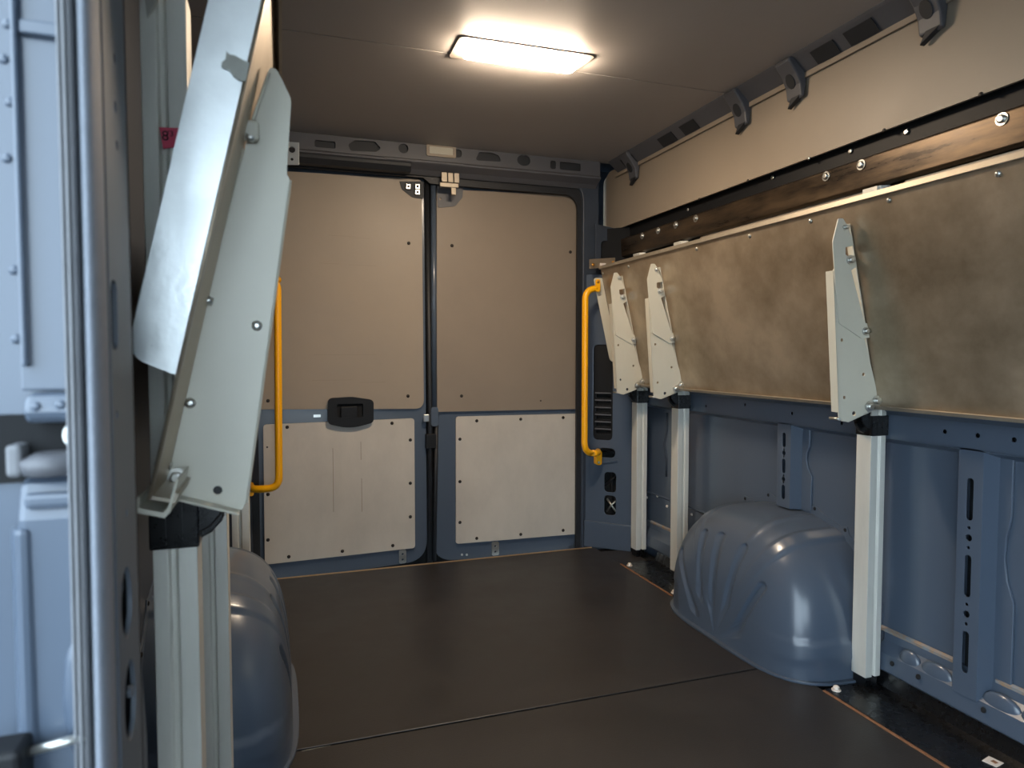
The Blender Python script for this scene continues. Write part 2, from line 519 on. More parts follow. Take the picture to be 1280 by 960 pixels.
# ------------------------------------------------------------------ REAR DOORS
d1 = struct('door_1')
yplate('door_leaf', rpoly([(-0.14, -0.06), (0.6475, -0.0188), (0.6428, 1.8027), (-0.14, 1.80)], [0.02, 0.10, 0.02, 0.02], 8), [], YD, 0.03, 'blue', d1, 0.006)
yplate('upper_lining', rpoly([(-0.0972, 0.7301), (0.6333, 0.7144), (0.6284, 1.7905), (-0.0805, 1.7746)], [0.01, 0.04, 0.02, 0.02]), [], 3.186, 0.012, 'lining', d1, 0.002)
yplate('lower_lining', rpoly([(-0.0881, 0.0364), (0.5868, 0.0495), (0.5871, 0.6700), (-0.0850, 0.6625)], 0.014), [], 3.186, 0.012, 'lining_lo', d1, 0.002)
for q in ((-0.0634, 0.7682), (0.5574, 0.7768), (0.5662, 1.4907)):
    screw((q[0], 3.186, q[1]), (0, -1, 0), 0.008, 'darkscrew', d1)
for q in ((0.0154, 0.6483), (0.4814, 0.6508), (0.5674, 0.5682), (0.5659, 0.3624), (0.5648, 0.2016), (0.4805, 0.0709), (0.2488, 0.0660), (0.0138, 0.0626), (-0.0730, 0.1468), (-0.0698, 0.3515)):
    screw((q[0], 3.186, q[1]), (0, -1, 0), 0.008, 'darkscrew', d1)
screw(((-0.0699, 0.5624)[0], 3.186, (-0.0699, 0.5624)[1]), (0, -1, 0), 0.004, 'darkscrew', d1)
hd1 = yplate('handle_plate', rpoly([(0.1908, 0.6582), (0.2895, 0.6329), (0.3945, 0.6588), (0.3954, 0.7625), (0.2982, 0.7793), (0.1921, 0.7743)], [0.02, 0.2, 0.02, 0.02, 0.1, 0.02]), [rrect(*(0.2304, 0.3475, 0.6862, 0.7480), 0.008)], 3.165, 0.02, 'plastic', d1, 0.004)
yplate('recess', rrect(*(0.2235, 0.3547, 0.6786, 0.7554), 0.008), [], 3.178, 0.003, 'hole', hd1)
MB().box(*(0.2472, 0.3217), 3.168, 3.176, *(0.6655, 0.7356)).build('release_lever', 'plastic', hd1, 0.004)
yplate('latch_plate', rrect(*(0.5113, 0.5451, -0.0213, 0.0436), 0.008), [circ(*(0.5282, 0.0228), 0.006, 10), circ(*(0.5280, -0.0041), 0.006, 10)], 3.192, 0.008, 'steel', d1, 0.001)
yplate('hinge_pad', rpoly([(0.5248, 1.7713), (0.6367, 1.7803), (0.6362, 1.6992), (0.5837, 1.7028), (0.5356, 1.7358)], [0.0, 0.0, 0.01, 0.03, 0.02]), [], 3.182, 0.012, 'cast_dark', d1, 0.002)
for q in ((0.5635, 1.7489), (0.6064, 1.7522), (0.6063, 1.7264)):
    c = MB().box(q[0] - 0.012, q[0] + 0.012, 3.17, 3.18, q[1] - 0.013, q[1] + 0.013).build('striker', 'steel', d1, 0.003)
    screw((q[0], 3.17, q[1]), (0, -1, 0), 0.006, 'darkscrew', c)
MB().box(*(0.1293, 0.1604), 3.197, 3.2, *(0.6880, 0.6997)).build('maker_mark', 'steel', d1)

for a0, a1, b0, b1 in ((0.202, 0.322, 1.5069, 1.5091), (0.293, 0.386, 1.5011, 1.5033), (0.166, 0.249, 1.3804, 1.3826), (0.292, 0.414, 1.3784, 1.3806), (0.133, 0.41, 0.9699, 0.9721), (0.124, 0.3, 0.8548, 0.857), (0.336, 0.453, 0.8428, 0.845), (0.2104, 0.2128, 0.251, 0.546), (0.3361, 0.3385, 0.485, 0.57), (0.338, 0.3404, 0.242, 0.399)):
    MB().box(a0, a1, 3.1856, 3.1862, b0, b1).build('scuff_mark', 'scuff', d1)
d2 = struct('door_2')
yplate('door_leaf', rpoly([(0.6749, -0.0294), (1.49, -0.05), (1.49, 1.80), (0.7001, 1.7849)], [0.10, 0.06, 0.03, 0.02], 8), [], YD, 0.03, 'blue', d2, 0.006)
yplate('upper_lining', rpoly([(0.6950, 0.6974), (1.4965, 0.6916), (1.4903, 1.7756), (0.7005, 1.7517)], 0.012), [], 3.186, 0.012, mat('tan_lining', (134, 121, 106), 0.5, var=0.06, scale=4), d2, 0.002)
yplate('lower_lining', rpoly([(0.7867, 0.0507), (1.4638, 0.0437), (1.4560, 0.6679), (0.7891, 0.6715)], 0.014), [], 3.186, 0.012, 'lining_lo', d2, 0.002)
for q in ((0.7727, 1.4899), (1.3855, 1.4885), (0.8173, 0.7715)):
    screw((q[0], 3.186, q[1]), (0, -1, 0), 0.008, 'darkscrew', d2)
screw(((1.2270, 0.7390)[0], 3.186, (1.2270, 0.7390)[1]), (0, -1, 0), 0.004, 'darkscrew', d2)
for q in ((0.8932, 0.6488), (1.1205, 0.6496), (1.3493, 0.6506), (0.8086, 0.5622), (0.8078, 0.3553), (0.8071, 0.1552), (0.8917, 0.0690), (1.1209, 0.0691), (1.3514, 0.0700), (1.4361, 0.1547), (1.4351, 0.3586)):
    screw((q[0], 3.186, q[1]), (0, -1, 0), 0.008, 'darkscrew', d2)
yplate('latch_plate', rrect(*(0.9713, 1.0087, -0.0273, 0.0406), 0.008), [circ(*(0.9899, 0.0188), 0.006, 10), circ(*(0.9899, -0.0094), 0.006, 10)], 3.192, 0.008, 'steel', d2, 0.001)
for q in ((0.8199, -0.0091), (0.8441, -0.0114)):
    screw((q[0], 3.198, q[1]), (0, -1, 0), 0.006, 'steel', d2)
lk = yplate('lock_pad', rpoly([(0.7011, 1.7706), (0.8287, 1.7731), (0.8246, 1.7202), (0.7893, 1.6764), (0.7044, 1.6632)], [0.0, 0.01, 0.02, 0.03, 0.01]), [circ(*(0.7161, 1.7049), 0.006, 10)], 3.182, 0.012, 'cast', d2, 0.002)
for u0, u1 in ((0.7044, 0.7310), (0.7348, 0.7596), (0.7635, 0.7885)):
    MB().box(u0, u1, 3.10, 3.115, *(1.7652, 1.8096)).build('latch_claw', 'alu_lip', lk, 0.002)
MB().box(*(0.6968, 0.7846), 3.10, 3.115, *(1.7430, 1.7634)).build('latch_bar', 'alu_lip', lk, 0.002)
MB().box(*(0.7501, 0.7731), 3.10, 3.115, *(1.7097, 1.7430)).build('latch_tongue', 'alu_lip', lk, 0.002)
# meeting edges of the two leaves: rubber lips and the lock at mid height
MB().tube([((0.6535, 1.7322)[0], 3.19, 1.78), ((0.6633, 0.7559)[0], 3.19, 0.7), ((0.6590, -0.0141)[0], 3.19, -0.05)], 0.013, 10).build('meeting_seal', 'seal', d1)
MB().tube([((0.6840, 1.7345)[0], 3.185, 1.78), ((0.6826, 0.7555)[0], 3.185, 0.72)], 0.014, 10).build('meeting_seal', 'blue', d2)
MB().tube([((0.6939, 0.6978)[0], 3.185, 0.70), ((0.6787, 0.0229)[0], 3.185, -0.02)], 0.010, 10).build('edge_seal', 'seal', d2)
MB().box(*(0.6281, 0.6548), 3.165, 3.18, *(0.6538, 0.6889)).build('lock_tongue', 'steel', d1, 0.003)
MB().box(*(0.6395, 0.6893), 3.17, 3.19, *(0.5248, 0.5952)).build('lock_keep', 'plastic', d2, 0.003)
yplate('lock_cover', rrect(*(0.6648, 0.6991, 0.6297, 0.7223), 0.012), [], 3.17, 0.02, 'blue', d2, 0.004)

# ------------------------------------------------------------------ WHEEL ARCHES
def arch(name, label, sx, x_wall, yc):
    """pressed steel wheel housing bulging from the wall; sx = -1 bulges towards -x"""
    t = thing(name, (x_wall, yc, 0.0), label, 'wheel arch', 'wheel arches')
    AX, AY, AZ = 0.312, 0.385, 0.435
    E1 = 0.72
    mb = MB()
    NU, NV = 150, 90
    beads = [((2.2038, 0.2287), (2.0743, 0.0605)), ((2.0751, 0.3288), (2.0411, 0.1246)), ((1.9841, 0.3408), (1.9683, 0.0510)), ((1.8564, 0.3315), (1.8984, 0.1241)), ((1.7392, 0.2451), (1.8457, 0.0575))]

    def seg(p, a, b):
        p, a, b = Vector(p), Vector(a), Vector(b)
        t = max(0, min(1, (p - a).dot(b - a) / (b - a).length_squared))
        return (p - a - (b - a) * t).length

    def step(x):
        x = max(0, min(1, x))
        return x * x * (3 - 2 * x)
    vs = []
    for i in range(NU + 1):
        th = math.pi * i / NU                      # along y, near end to far end
        cy, sz = -math.cos(th), math.sin(th)
        py = math.copysign(abs(cy) ** E1, cy)
        pz = abs(sz) ** E1
        for j in range(NV + 1):
            ph = (math.pi / 2) * j / NV            # from the wall to the inner face
            cx = math.sin(ph) ** 0.50 if j else 0.0
            k = math.cos(ph) ** 0.36 if j < NV else 0.0
            y, z = py * k * AY, pz * k * AZ
            out = 0.0
            f = i / NU
            for b0, b1, hgt in ((0.315, 0.375, 0.007), (0.43, 0.455, 0.004), (0.62, 0.68, 0.006)):
                out += hgt * step((f - b0) / 0.008) * step((b1 - f) / 0.008)
            out += 0.007 * step((0.125 - z) / 0.008) * step((z - 0.055) / 0.008) * step((0.27 - f) / 0.02)
            d = 0.0
            if cx > 0.80:
                for a, b in beads:
                    a2, b2 = (a[0] - 1.945, a[1]), (b[0] - 1.945, b[1])
                    d += 0.009 * step((0.017 - seg((y, z), a2, b2)) / 0.006)
                d += 0.005 * step((0.11 - z) / 0.008) * step((y - 0.24) / 0.008)
            x = AX * cx * (1.0 - 0.13 * min(pz * k, 1) ** 2) - d
            n = Vector((0, py, pz)).normalized() if k > 0 else Vector()
            vs.append((x_wall + sx * x, yc + y + n.y * out, max(z + n.z * out, 0)))
    fs = []
    n = NV + 1
    for i in range(NU):
        for j in range(NV):
            fs.append((i * n + j, (i + 1) * n + j, (i + 1) * n + j + 1, i * n + j + 1))
    mb.faces(vs, fs, True)
    mb.build('housing', 'blue', t)
    # floor flange
    pl = []
    for k in range(41):
        a = math.pi * k / 40
        cy, sx_ = -math.cos(a), math.sin(a)
        pl.append((x_wall + sx * (AX + 0.016) * abs(sx_) ** 0.5, yc + math.copysign(abs(cy) ** 0.5, cy) * (AY + 0.016)))
    pin = [(x_wall + (p[0] - x_wall) * 0.90, yc + (p[1] - yc) * 0.92) for p in pl]
    loop = pl + pin[::-1]
    link('floor_flange', plate_mesh(loop, [], (0, 0, 0.0005), (1, 0, 0), (0, 1, 0), 0, 0.008), 'blue', t, 0.002)
    # scalloped wall flange with bolt tabs
    o, inn = [], []
    for k in range(61):
        a = math.pi * k / 60
        cy, sz = -math.cos(a), math.sin(a)
        s = 0.020 + 0.016 * max(0, math.cos(a * 18)) ** 3
        o.append((yc + math.copysign(abs(cy) ** E1, cy) * (AY + s), abs(sz) ** E1 * (AZ + s)))
        inn.append((yc + math.copysign(abs(cy) ** E1, cy) * (AY - 0.01), abs(sz) ** E1 * (AZ - 0.01)))
    xplate('wall_flange', o + inn[::-1], [], x_wall + (0.0 if sx > 0 else -0.004), 0.004, 'blue', t, 0.001)
    for k in range(2, 10):
        a = math.pi * (2 * k) / 18
        cy, sz = -math.cos(a), math.sin(a)
        screw((x_wall + sx * 0.004, yc + math.copysign(abs(cy) ** E1, cy) * (AY + 0.024), abs(sz) ** E1 * (AZ + 0.024)), (sx, 0, 0), 0.006, 'hole', t, 'bolt_hole')
    return t


arch('wheel_arch', 'blue-grey pressed steel wheel arch between two uprights under the long shelf panel', -1, 1.70, 1.945)
arch('wheel_arch', 'blue-grey wheel arch behind two pale channel uprights, warm reflection on its band', 1, -0.30, 1.945)

# ------------------------------------------------------------------ BLACK FLOOR EDGE STRIPS
def edge_strip(y0, y1, label):
    t = thing('edge_strip', (1.56, (y0 + y1) / 2, 0), label, 'edge strip', 'floor edge strips')
    MB().box(1.478, 1.66, y0, y1, -0.012, 0.004).build('flat_sheet', 'black', t, 0.001)
    MB().prism([(1.652, y0, 0.003), (1.656, y0, 0.003), (1.676, y0, 0.045), (1.671, y0, 0.047)], (0, y1 - y0, 0)).build('upright_lip', 'black', t)
    MB().box(1.470, 1.479, y0, y1, -0.01, 0.0025).build('raw_edge', 'raw', t)
    return t


edge_strip(-1.15, 1.540, 'glossy black floor edge strip with a white sticker beside the nearest upright')
edge_strip(2.352, 2.79, 'short glossy black floor edge strip by the rear doors')
# fasteners and label lying on the strips
def floor_bolt(x, y, label, m='paper'):
    t = thing('floor_bolt', (x, y, 0.004), label, 'bolt', 'pale bolts in the floor edge')
    MB().cyl((x, y, 0.004), (x, y, 0.007), 0.013, 16).build('washer', m, t)
    MB().tube([(x, y, 0.007), (x, y, 0.015), (x, y, 0.018)], [0.009, 0.009, 0.005], 6).build('bolt_head', m, t)
floor_bolt(1.505, 1.525, 'pale floor bolt in front of the nearest upright')
floor_bolt(1.495, 2.745, 'pale floor bolt by the last upright at the rear doors')
floor_bolt(1.495, 2.37, 'pale floor bolt at the rear end of the wheel arch')
lb = thing('label_sticker', (1.59, 1.13, 0.0045), 'small white sticker on the black floor edge strip', 'sticker')
MB().prism([(1.580, 1.112, 0.0042), (1.612, 1.118, 0.0042), (1.606, 1.150, 0.0042), (1.572, 1.142, 0.0042)], (0, 0, 0.0012)).build('paper', 'paper', lb)
MB().box(1.589, 1.600, 1.122, 1.134, 0.0054, 0.0058).build('printed_mark', 'raw', lb)

# ------------------------------------------------------------------ UPPER LINING PANEL AND RAILS ON THE FAR WALL
up = thing('lining_panel', (1.60, 1.5, 1.60), 'long beige upper wall lining panel under the roof edge', 'wall panel')
xplate('panel', rpoly([(-1.1, 1.60), (3.25, 1.60), (3.25, 1.87), (3.18, 1.905), (-1.1, 1.885)], [0, 0.01, 0.03, 0.03, 0]), [], 1.60, 0.010, 'lining', up, 0.002)
xplate('top_lip', [(-1.1, 1.855), (3.10, 1.855), (3.08, 1.90), (-1.1, 1.90)], [], 1.588, 0.006, 'lining', up, 0.002)
for q in ((1.2174, 1.6005), (1.4953, 1.6000), (2.0809, 1.5996), (2.3842, 1.5981)):
    screw((1.60, q[0], q[1]), (-1, 0, 0), 0.006, 'darkscrew', up)
for q in ((1.7817, 1.5994), (2.4635, 1.5723)):
    screw((1.60, q[0], q[1]), (-1, 0, 0), 0.006, 'steel', up)
MB().box(1.645, 1.655, -1.1, 3.2, 1.36, 1.62).build('backing', 'hole', up)  # near-black sheet in place of the dark space behind rail and shelf

wr_ = thing('wall_rail', (1.60, 1.5, 1.45), 'dark brown bolted wall rail between the lining and the shelf panel', 'rail')
MB().prism([(1.602, -1.1, 1.458), (1.60, -1.1, 1.540), (1.61, -1.1, 1.546), (1.645, -1.1, 1.546), (1.645, -1.1, 1.452), (1.612, -1.1, 1.452)], (0, 4.34, 0)).build('rail_body', 'rail', wr_, 0.003)
MB().box(1.632, 1.644, -1.1, 3.2, 1.548, 1.597).build('rail_gap_shade', 'plastic', wr_)  # black strip stands in for the dark gap below the lining
for q in ((1.1637, 1.5431), (1.5713, 1.5478), (1.7061, 1.5476), (2.4055, 1.5512), (2.5537, 1.5462), (2.6972, 1.5441), (2.8399, 1.5468)):
    screw((1.60, q[0], q[1] if q[1] < 1.53 else 1.525), (-1, 0, 0), 0.010, 'steel', wr_, 'bolt', 0.008, True, True)
for q in ((1.4484, 1.5847), (1.6424, 1.5865), (1.9842, 1.5903)):
    screw((1.632, q[0], q[1]), (-1, 0, 0), 0.008, 'steel', wr_, 'bolt', 0.006, True)

for y0, y1, zt, lab in ((1.575, 2.40, 1.452, 'narrow beige panel strip showing above the shelf panel between two uprights'),
                        (-0.6, 1.44, 1.450, 'narrow beige panel strip showing above the shelf panel under the rail highlight')):
    o = xplate('panel_strip', [(y0, 1.05), (y1, 1.05), (y1, zt), (y0, zt)], [circ(y0 + 0.10, zt - 0.018, 0.005)] if y0 > 0 else [circ(1.12, zt - 0.02, 0.006)], 1.618, 0.008, 'lining', None, 0.001)
    o['label'], o['category'], o['group'] = lab, 'wall panel', 'panel strips behind the shelf'

# ------------------------------------------------------------------ UPRIGHTS
def upright_mesh(parent, x0, y0, z0, z1, mir):
    """folded channel: a front rib, a groove and side flanges"""
    prof = [(0.0, 0.0), (0.024, 0.0), (0.027, 0.007), (0.033, 0.007), (0.036, 0.0), (0.055, 0.0), (0.055, 0.052), (0.048, 0.052), (0.048, 0.008), (0.007, 0.008), (0.007, 0.052), (0.0, 0.052)]
    pts = [(x0 + (0.055 - a if mir else a), y0 + b, z0) for a, b in prof]
    return MB().prism(pts, (0, 0, z1 - z0)).build('channel', 'zinc', parent, 0.0015)


def upright(loc, label, mir):
    t = thing('upright_post', loc, label, 'upright', 'pale metal uprights along both walls')
    x, y, z = loc
    upright_mesh(t, x, y, 0.034, 1.450, mir)
    MB().box(x + 0.006, x + 0.049, y + 0.006, y + 0.05, z, 0.036).build('foot', 'black', t)
    MB().prism([(x + 0.010, y + 0.0, 1.41), (x + 0.022, y - 0.012, 1.425), (x + 0.03, y - 0.012, 1.450), (x + 0.006, y, 1.450)], (0, -0.004, 0)).build('top_tab', 'zinc', t)
    # black moulded hinge cover at the shelf line
    hb = MB()
    zc0 = 0.718 if mir else 0.742
    hb.box(x - 0.003, x + 0.058, y - 0.006, y + 0.054, zc0, 0.80)
    cx = x + 0.055 if mir else x
    s = 1 if mir else -1
    pts = [(cx + s * a, y + 0.02, b) for a, b in ((0.0, zc0 + 0.004), (0.016, zc0 + 0.012), (0.030, zc0 + 0.028), (0.037, zc0 + 0.05), (0.038, 0.80), (0.0, 0.80))]
    hb.prism(pts, (0, 0.012, 0))
    hb.prism([(q[0], y + 0.003, q[2] + 0.012) for q in pts], (0, 0.005, 0))
    h = hb.build('hinge_cover', 'black', t, 0.003)
    MB().box(x + 0.014, x + 0.018, y - 0.009, y - 0.005, zc0 + 0.006, 0.79).box(x + 0.034, x + 0.038, y - 0.009, y - 0.005, zc0 + 0.006, 0.79).build('moulded_ridge', 'black', h)
    return t


upright((1.592, 1.506, 0.004), 'pale metal upright standing between the wheel arch and the slotted wall rib', False)
upright((1.592, 2.507, 0.004), 'pale metal upright whose foot is hidden behind the rear of the wheel arch', False)
upright((1.592, 2.860, 0.0), 'pale metal upright next to the vented pillar at the rear doors', False)
upright((-0.168, 1.00, 0.0), 'pale metal upright with a pink sticker beside the open doorway', True)
upright((-0.168, 1.50, 0.0), 'pale metal upright just in front of the banded wheel arch, beyond the pink stickered one', True)
upright((-0.168, 2.42, 0.0), 'pale metal upright behind the banded wheel arch beside the yellow bar', True)

st = thing('pink_sticker', (-0.14, 0.999, 1.22), 'torn pink paper sticker printed with an 8 on an upright', 'sticker')
q0, q1, q2, q3 = (-0.1476, 1.2733), (-0.1240, 1.2747), (-0.1264, 1.2497), (-0.1435, 1.2460)
yplate('paper', [q3, q2, q1, q0], [], 0.9985, 0.0008, 'pink', st)
def text(s, size, loc, rot, m, parent, name='lettering'):
    cu = bpy.data.curves.new(name, 'FONT')
    cu.body = s
    cu.size = size
    cu.extrude = 0.0002
    o = bpy.data.objects.new(name, cu)
    me = bpy.data.meshes.new_from_object(o)
    bpy.data.objects.remove(o)
    me.transform(Matrix.Translation(Vector(loc)) @ Matrix.Rotation(rot[2], 4, 'Z') @ Matrix.Rotation(rot[0], 4, 'X'))
    return link(name, me, m, parent)
q = (-0.1450, 1.2567)
text('8', 0.018, (q[0], 0.9975, q[1]), (math.pi / 2, 0, 0), 'ink', st)
q = (-0.1373, 1.2626)
text("'3", 0.010, (q[0], 0.9975, q[1]), (math.pi / 2, 0, 0), 'ink', st)

# ------------------------------------------------------------------ FOLDING SHELVES (folded up)
XB0, ZB0, SL = 1.468, 1.335, 0.228              # board plane: x = XB0 + SL * (ZB0 - z)
bx = lambda z: XB0 + SL * (ZB0 - z)
MIR = 1.4527                                   # the other side: x -> MIR - x
bd = Vector((-SL, 0, 1)).normalized()          # up the board


def shelf(name, label, y0, y1, mir, notch):
    zb, zt = 0.828, 1.392
    L = (zt - zb) / bd.z
    X = (lambda x: MIR - x) if mir else (lambda x: x)
    t = thing(name, (X(bx(zb)), (y0 + y1) / 2, zb), label, 'shelf', 'folding shelves folded up on both walls')
    out = [(y0, 0)]
    for yn in sorted(notch):
        out += [(yn - 0.006, 0), (yn - 0.006, 0.125), (yn + 0.06, 0.125), (yn + 0.06, 0)]
    out += [(y1, 0), (y1, L), (y0, L)]
    O = Vector((X(bx(zb)), 0, zb))
    u2 = Vector((bd.x * (-1 if mir else 1), 0, bd.z))
    link('board', plate_mesh(out, [], O, (0, 1, 0), u2, (-0.004 if mir else 0), (0 if mir else 0.004)), 'alu', t)
    s = 1 if mir else -1                        # direction of the inside of the van
    # folded lips: top and bottom
    a = Vector((X(bx(zt)), y0, zt))
    MB().prism([a, a + Vector((s * 0.006, 0, 0.004)), a + Vector((s * 0.008, 0, -0.010)), a + Vector((s * 0.004, 0, -0.012))], (0, y1 - y0, 0)).build('top_lip', 'alu_lip', t)
    segs = []
    c = y0
    for yn in sorted(notch):
        segs.append((c, yn - 0.006))
        c = yn + 0.06
    segs.append((c, y1))
    mb = MB()
    for c0, c1 in segs:
        a = Vector((X(bx(zb)), c0, zb))
        mb.prism([a, a + Vector((s * 0.022, 0, -0.005)), a + Vector((s * 0.026, 0, 0.004)), a + Vector((s * 0.022, 0, 0.006)), a + Vector((s * 0.019, 0, -0.001)), a + Vector((0, 0, 0.004))], (0, c1 - c0, 0))
    mb.build('bottom_lip', 'alu_lip', t)
    return t


S1 = shelf('folding_shelf', 'long scuffed aluminium shelf panel folded up against the far wall', 0.2, 2.985, False, ())
for q in ((1.0677, 1.3637), (1.3448, 1.3660), (1.6153, 1.3632), (1.8879, 1.3633), (2.1898, 1.3650), (2.7147, 1.3629), (2.9703, 1.3591)):
    screw((bx(q[1]), q[0], q[1]), (-1, 0, -SL), 0.007, 'steel', S1, 'bolt', 0.005)
# end flange at the far end of this shelf
def flange(parent, y, sgn, mir, z0, z1, w, hook):
    X = (lambda x: MIR - x) if mir else (lambda x: x)
    pts = []
    prof = rpoly([(0.0, 0.0), (w, hook), (w, z1 - z0), (0.0, z1 - z0)], [0.006, 0.03, 0.015, 0.004], 8)
    out = []
    for a, b in prof:
        z = z0 + b
        out.append((X(bx(z) + sgn * a), z))
    return yplate('end_flange', out, [], y, 0.003, 'flange', parent, 0.001)
f1 = flange(S1, 2.988, -1, False, 0.935, 1.34, 0.046, 0.0)
f1.data.materials[0] = M['bracket']

S2 = shelf('folding_shelf', 'folding shelf seen edge-on beside the doorway, with a bright scuffed end flange', 0.78, 2.95, True, (0.994, 1.494, 2.414))
f2 = flange(S2, 0.782, 1, True, 0.955, 1.375, 0.054, 0.022)
# dried tape residue on the flange
q = [(-0.062, 1.275), (-0.055, 1.270), (-0.046, 1.262), (-0.034, 1.258), (-0.031, 1.262), (-0.026, 1.283), (-0.040, 1.288), (-0.0545, 1.293), (-0.056, 1.287)]
qq = [(-0.0506, 1.2932), (-0.0475, 1.2903), (-0.0429, 1.2902), (-0.0344, 1.2864), (-0.0282, 1.2848), (-0.0324, 1.2644), (-0.0379, 1.2646), (-0.0441, 1.2679), (-0.0478, 1.2740), (-0.0555, 1.2762), (-0.0554, 1.2811), (-0.0515, 1.2849)]
yplate('tape_residue', qq[::-1] if False else qq, [], 0.7787, 0.0005, 'residue', S2)

# ------------------------------------------------------------------ SHELF BRACKETS
LOW = [(1.4429, 0.7963), (1.4764, 0.7886), (1.5747, 0.8213), (1.5823, 0.8548), (1.5760, 0.8706), (1.4948, 1.1135), (1.4413, 1.2459), (1.4126, 1.2018)]
UPP = [(1.4223, 1.3411), (1.4051, 1.2784), (1.4160, 1.1762), (1.4328, 1.0602), (1.5116, 1.0196), (1.5427, 1.0220), (1.5386, 1.0617), (1.5216, 1.0615), (1.4700, 1.2040), (1.4890, 1.2156), (1.4825, 1.2478), (1.4635, 1.2383), (1.4495, 1.2463), (1.4490, 1.2656), (1.4763, 1.2712), (1.4584, 1.3176), (1.4386, 1.3421)]
YB = 1.47


def bracket(label, mir):
    """two-piece tapering steel bracket; the plates stand square to the board"""
    X = (lambda x: MIR - x) if mir else (lambda x: x)
    loc = (X(1.575), YB, 0.80)
    t = thing('shelf_bracket', loc, label, 'bracket', 'folded shelf brackets')
    yl, yu = (YB, YB + 0.006) if mir else (YB + 0.004, YB)
    low = [(X(a), b) for a, b in LOW]
    upp = [(X(a), b) for a, b in UPP]
    hl = [circ(X((1.4953, 0.8124)[0]), (1.4953, 0.8124)[1], 0.0065), circ(X((1.4606, 0.8574)[0]), (1.4606, 0.8574)[1], 0.005)]
    if not mir:
        hl += [circ((1.4478, 1.0148)[0], (1.4478, 1.0148)[1], 0.005), circ((1.5259, 0.9203)[0], (1.5259, 0.9203)[1], 0.005)]
    lp = yplate('lower_plate', rpoly(low, [0.01, 0.006, 0.012, 0.008, 0.0, 0.0, 0.004, 0.004]), hl, yl, 0.003, 'bracket', t, 0.001)
    # inner flange folded back along the long edge, and the folded bottom edge
    a, b = LOW[7], LOW[0]
    mb = MB()
    fl_ = 0.028
    pa = Vector((X(a[0]), yl, a[1]))
    pb = Vector((X(b[0]), yl, b[1] + 0.02))
    d = (0.003 if not mir else -0.003)
    mb.prism([pa, pb, pb + Vector((d, 0, 0)), pa + Vector((d, 0, 0))], (0, fl_, 0))
    mb.build('edge_flange', 'bracket', lp, 0.001)
    c, e = LOW[1], LOW[2]
    pc, pe = Vector((X(c[0]), yl, c[1])), Vector((X(e[0]), yl, e[1]))
    MB().prism([pc, pe, pe + Vector((0, 0, 0.003)), pc + Vector((0, 0, 0.003))], (0, 0.026, 0)).build('bottom_flange', 'bracket', lp, 0.001)
    u = yplate('upper_plate', rpoly(upp, [0.004, 0.006, 0.02, 0.004, 0.004, 0.004, 0.004, 0, 0, 0.006, 0.006, 0.002, 0.002, 0.002, 0.002, 0.004, 0.002], 3), [], yu, 0.003, 'bracket', t, 0.0008)
    # flange of the upper plate lying on the board
    pts = []
    for z in (1.05, 1.335):
        pts.append(z)
    m2 = MB()
    q0, q1 = Vector((X(bx(1.06) - 0.003), yu + 0.003, 1.06)), Vector((X(bx(1.33) - 0.003), yu + 0.003, 1.33))
    d2 = Vector(((-0.003 if not mir else 0.003), 0, 0))
    m2.prism([q0, q1, q1 + d2, q0 + d2], (0, 0.02, 0))
    m2.build('board_flange', 'bracket', u, 0.0006)
    q0, q1 = Vector((X(bx(0.83) - 0.003), yl + 0.003, 0.83)), Vector((X(bx(1.05) - 0.003), yl + 0.003, 1.05))
    MB().prism([q0, q1, q1 + d2, q0 + d2], (0, 0.02, 0)).build('board_flange', 'bracket', lp, 0.0006)
    yf = min(yl, yu)
    for p_, r in (((1.4664, 1.2319), 0.009), ((1.5251, 1.0395), 0.008), ((1.5711, 0.8461), 0.010), ((1.5457, 0.8310), 0.010), ((1.4474, 1.3191), 0.006)):
        screw((X(p_[0]), yf, p_[1]), (0, -1, 0), r, 'steel', t, 'bolt', 0.009, True, True)
    if mir:
        for p_ in ((-0.026, 0.99), (-0.105, 0.905)):
            pass
    # pivot stub at the inner bottom corner
    p_ = (1.4401, 0.7986)
    MB().cyl((X(p_[0]), yl - 0.006, p_[1]), (X(p_[0]), yl + 0.03, p_[1]), 0.004).build('pivot_pin', 'steel', t)
    return t


B1 = bracket('folded pale bracket standing alone on the long shelf panel, nearest the camera', False)
L0 = Vector(B1.location)
dup(B1, L0 + Vector((0.002, 0.985, 0)), 'middle of the three folded brackets on the long shelf panel')
dup(B1, L0 + Vector((0.002, 1.31, 0.0)), 'folded bracket on the long shelf panel next to the yellow bar')
YL = 0.88
BL = thing('shelf_bracket', (-0.13, YL, 0.80), 'large folded pale bracket beside the doorway on the edge-on shelf', 'bracket', 'folded shelf brackets')
lowl = [(-0.1431, 0.8250), (-0.1214, 0.8094), (-0.0507, 0.7859), (-0.0451, 0.7983), (0.0114, 1.1928), (-0.0316, 1.2327), (-0.0398, 1.2187)]
lp = yplate('lower_plate', rpoly(lowl, [0.004, 0.004, 0.008, 0.01, 0.006, 0.004, 0.004]), [circ(*(-0.0761, 0.8150), 0.0055), circ(*(-0.1401, 0.8277), 0.003)], YL, 0.003, 'bracket', BL, 0.001)
a, b = (0.0109, 1.1909), (-0.0460, 0.7964)
MB().prism([(a[0], YL + 0.001, a[1]), (b[0], YL + 0.001, b[1]), (b[0] + 0.003, YL + 0.004, b[1]), (a[0] + 0.003, YL + 0.004, a[1])], (0, 0.034, 0)).build('edge_flange', 'bracket', lp, 0.001)
a, b = (-0.1197, 0.8093), (-0.0516, 0.7860)
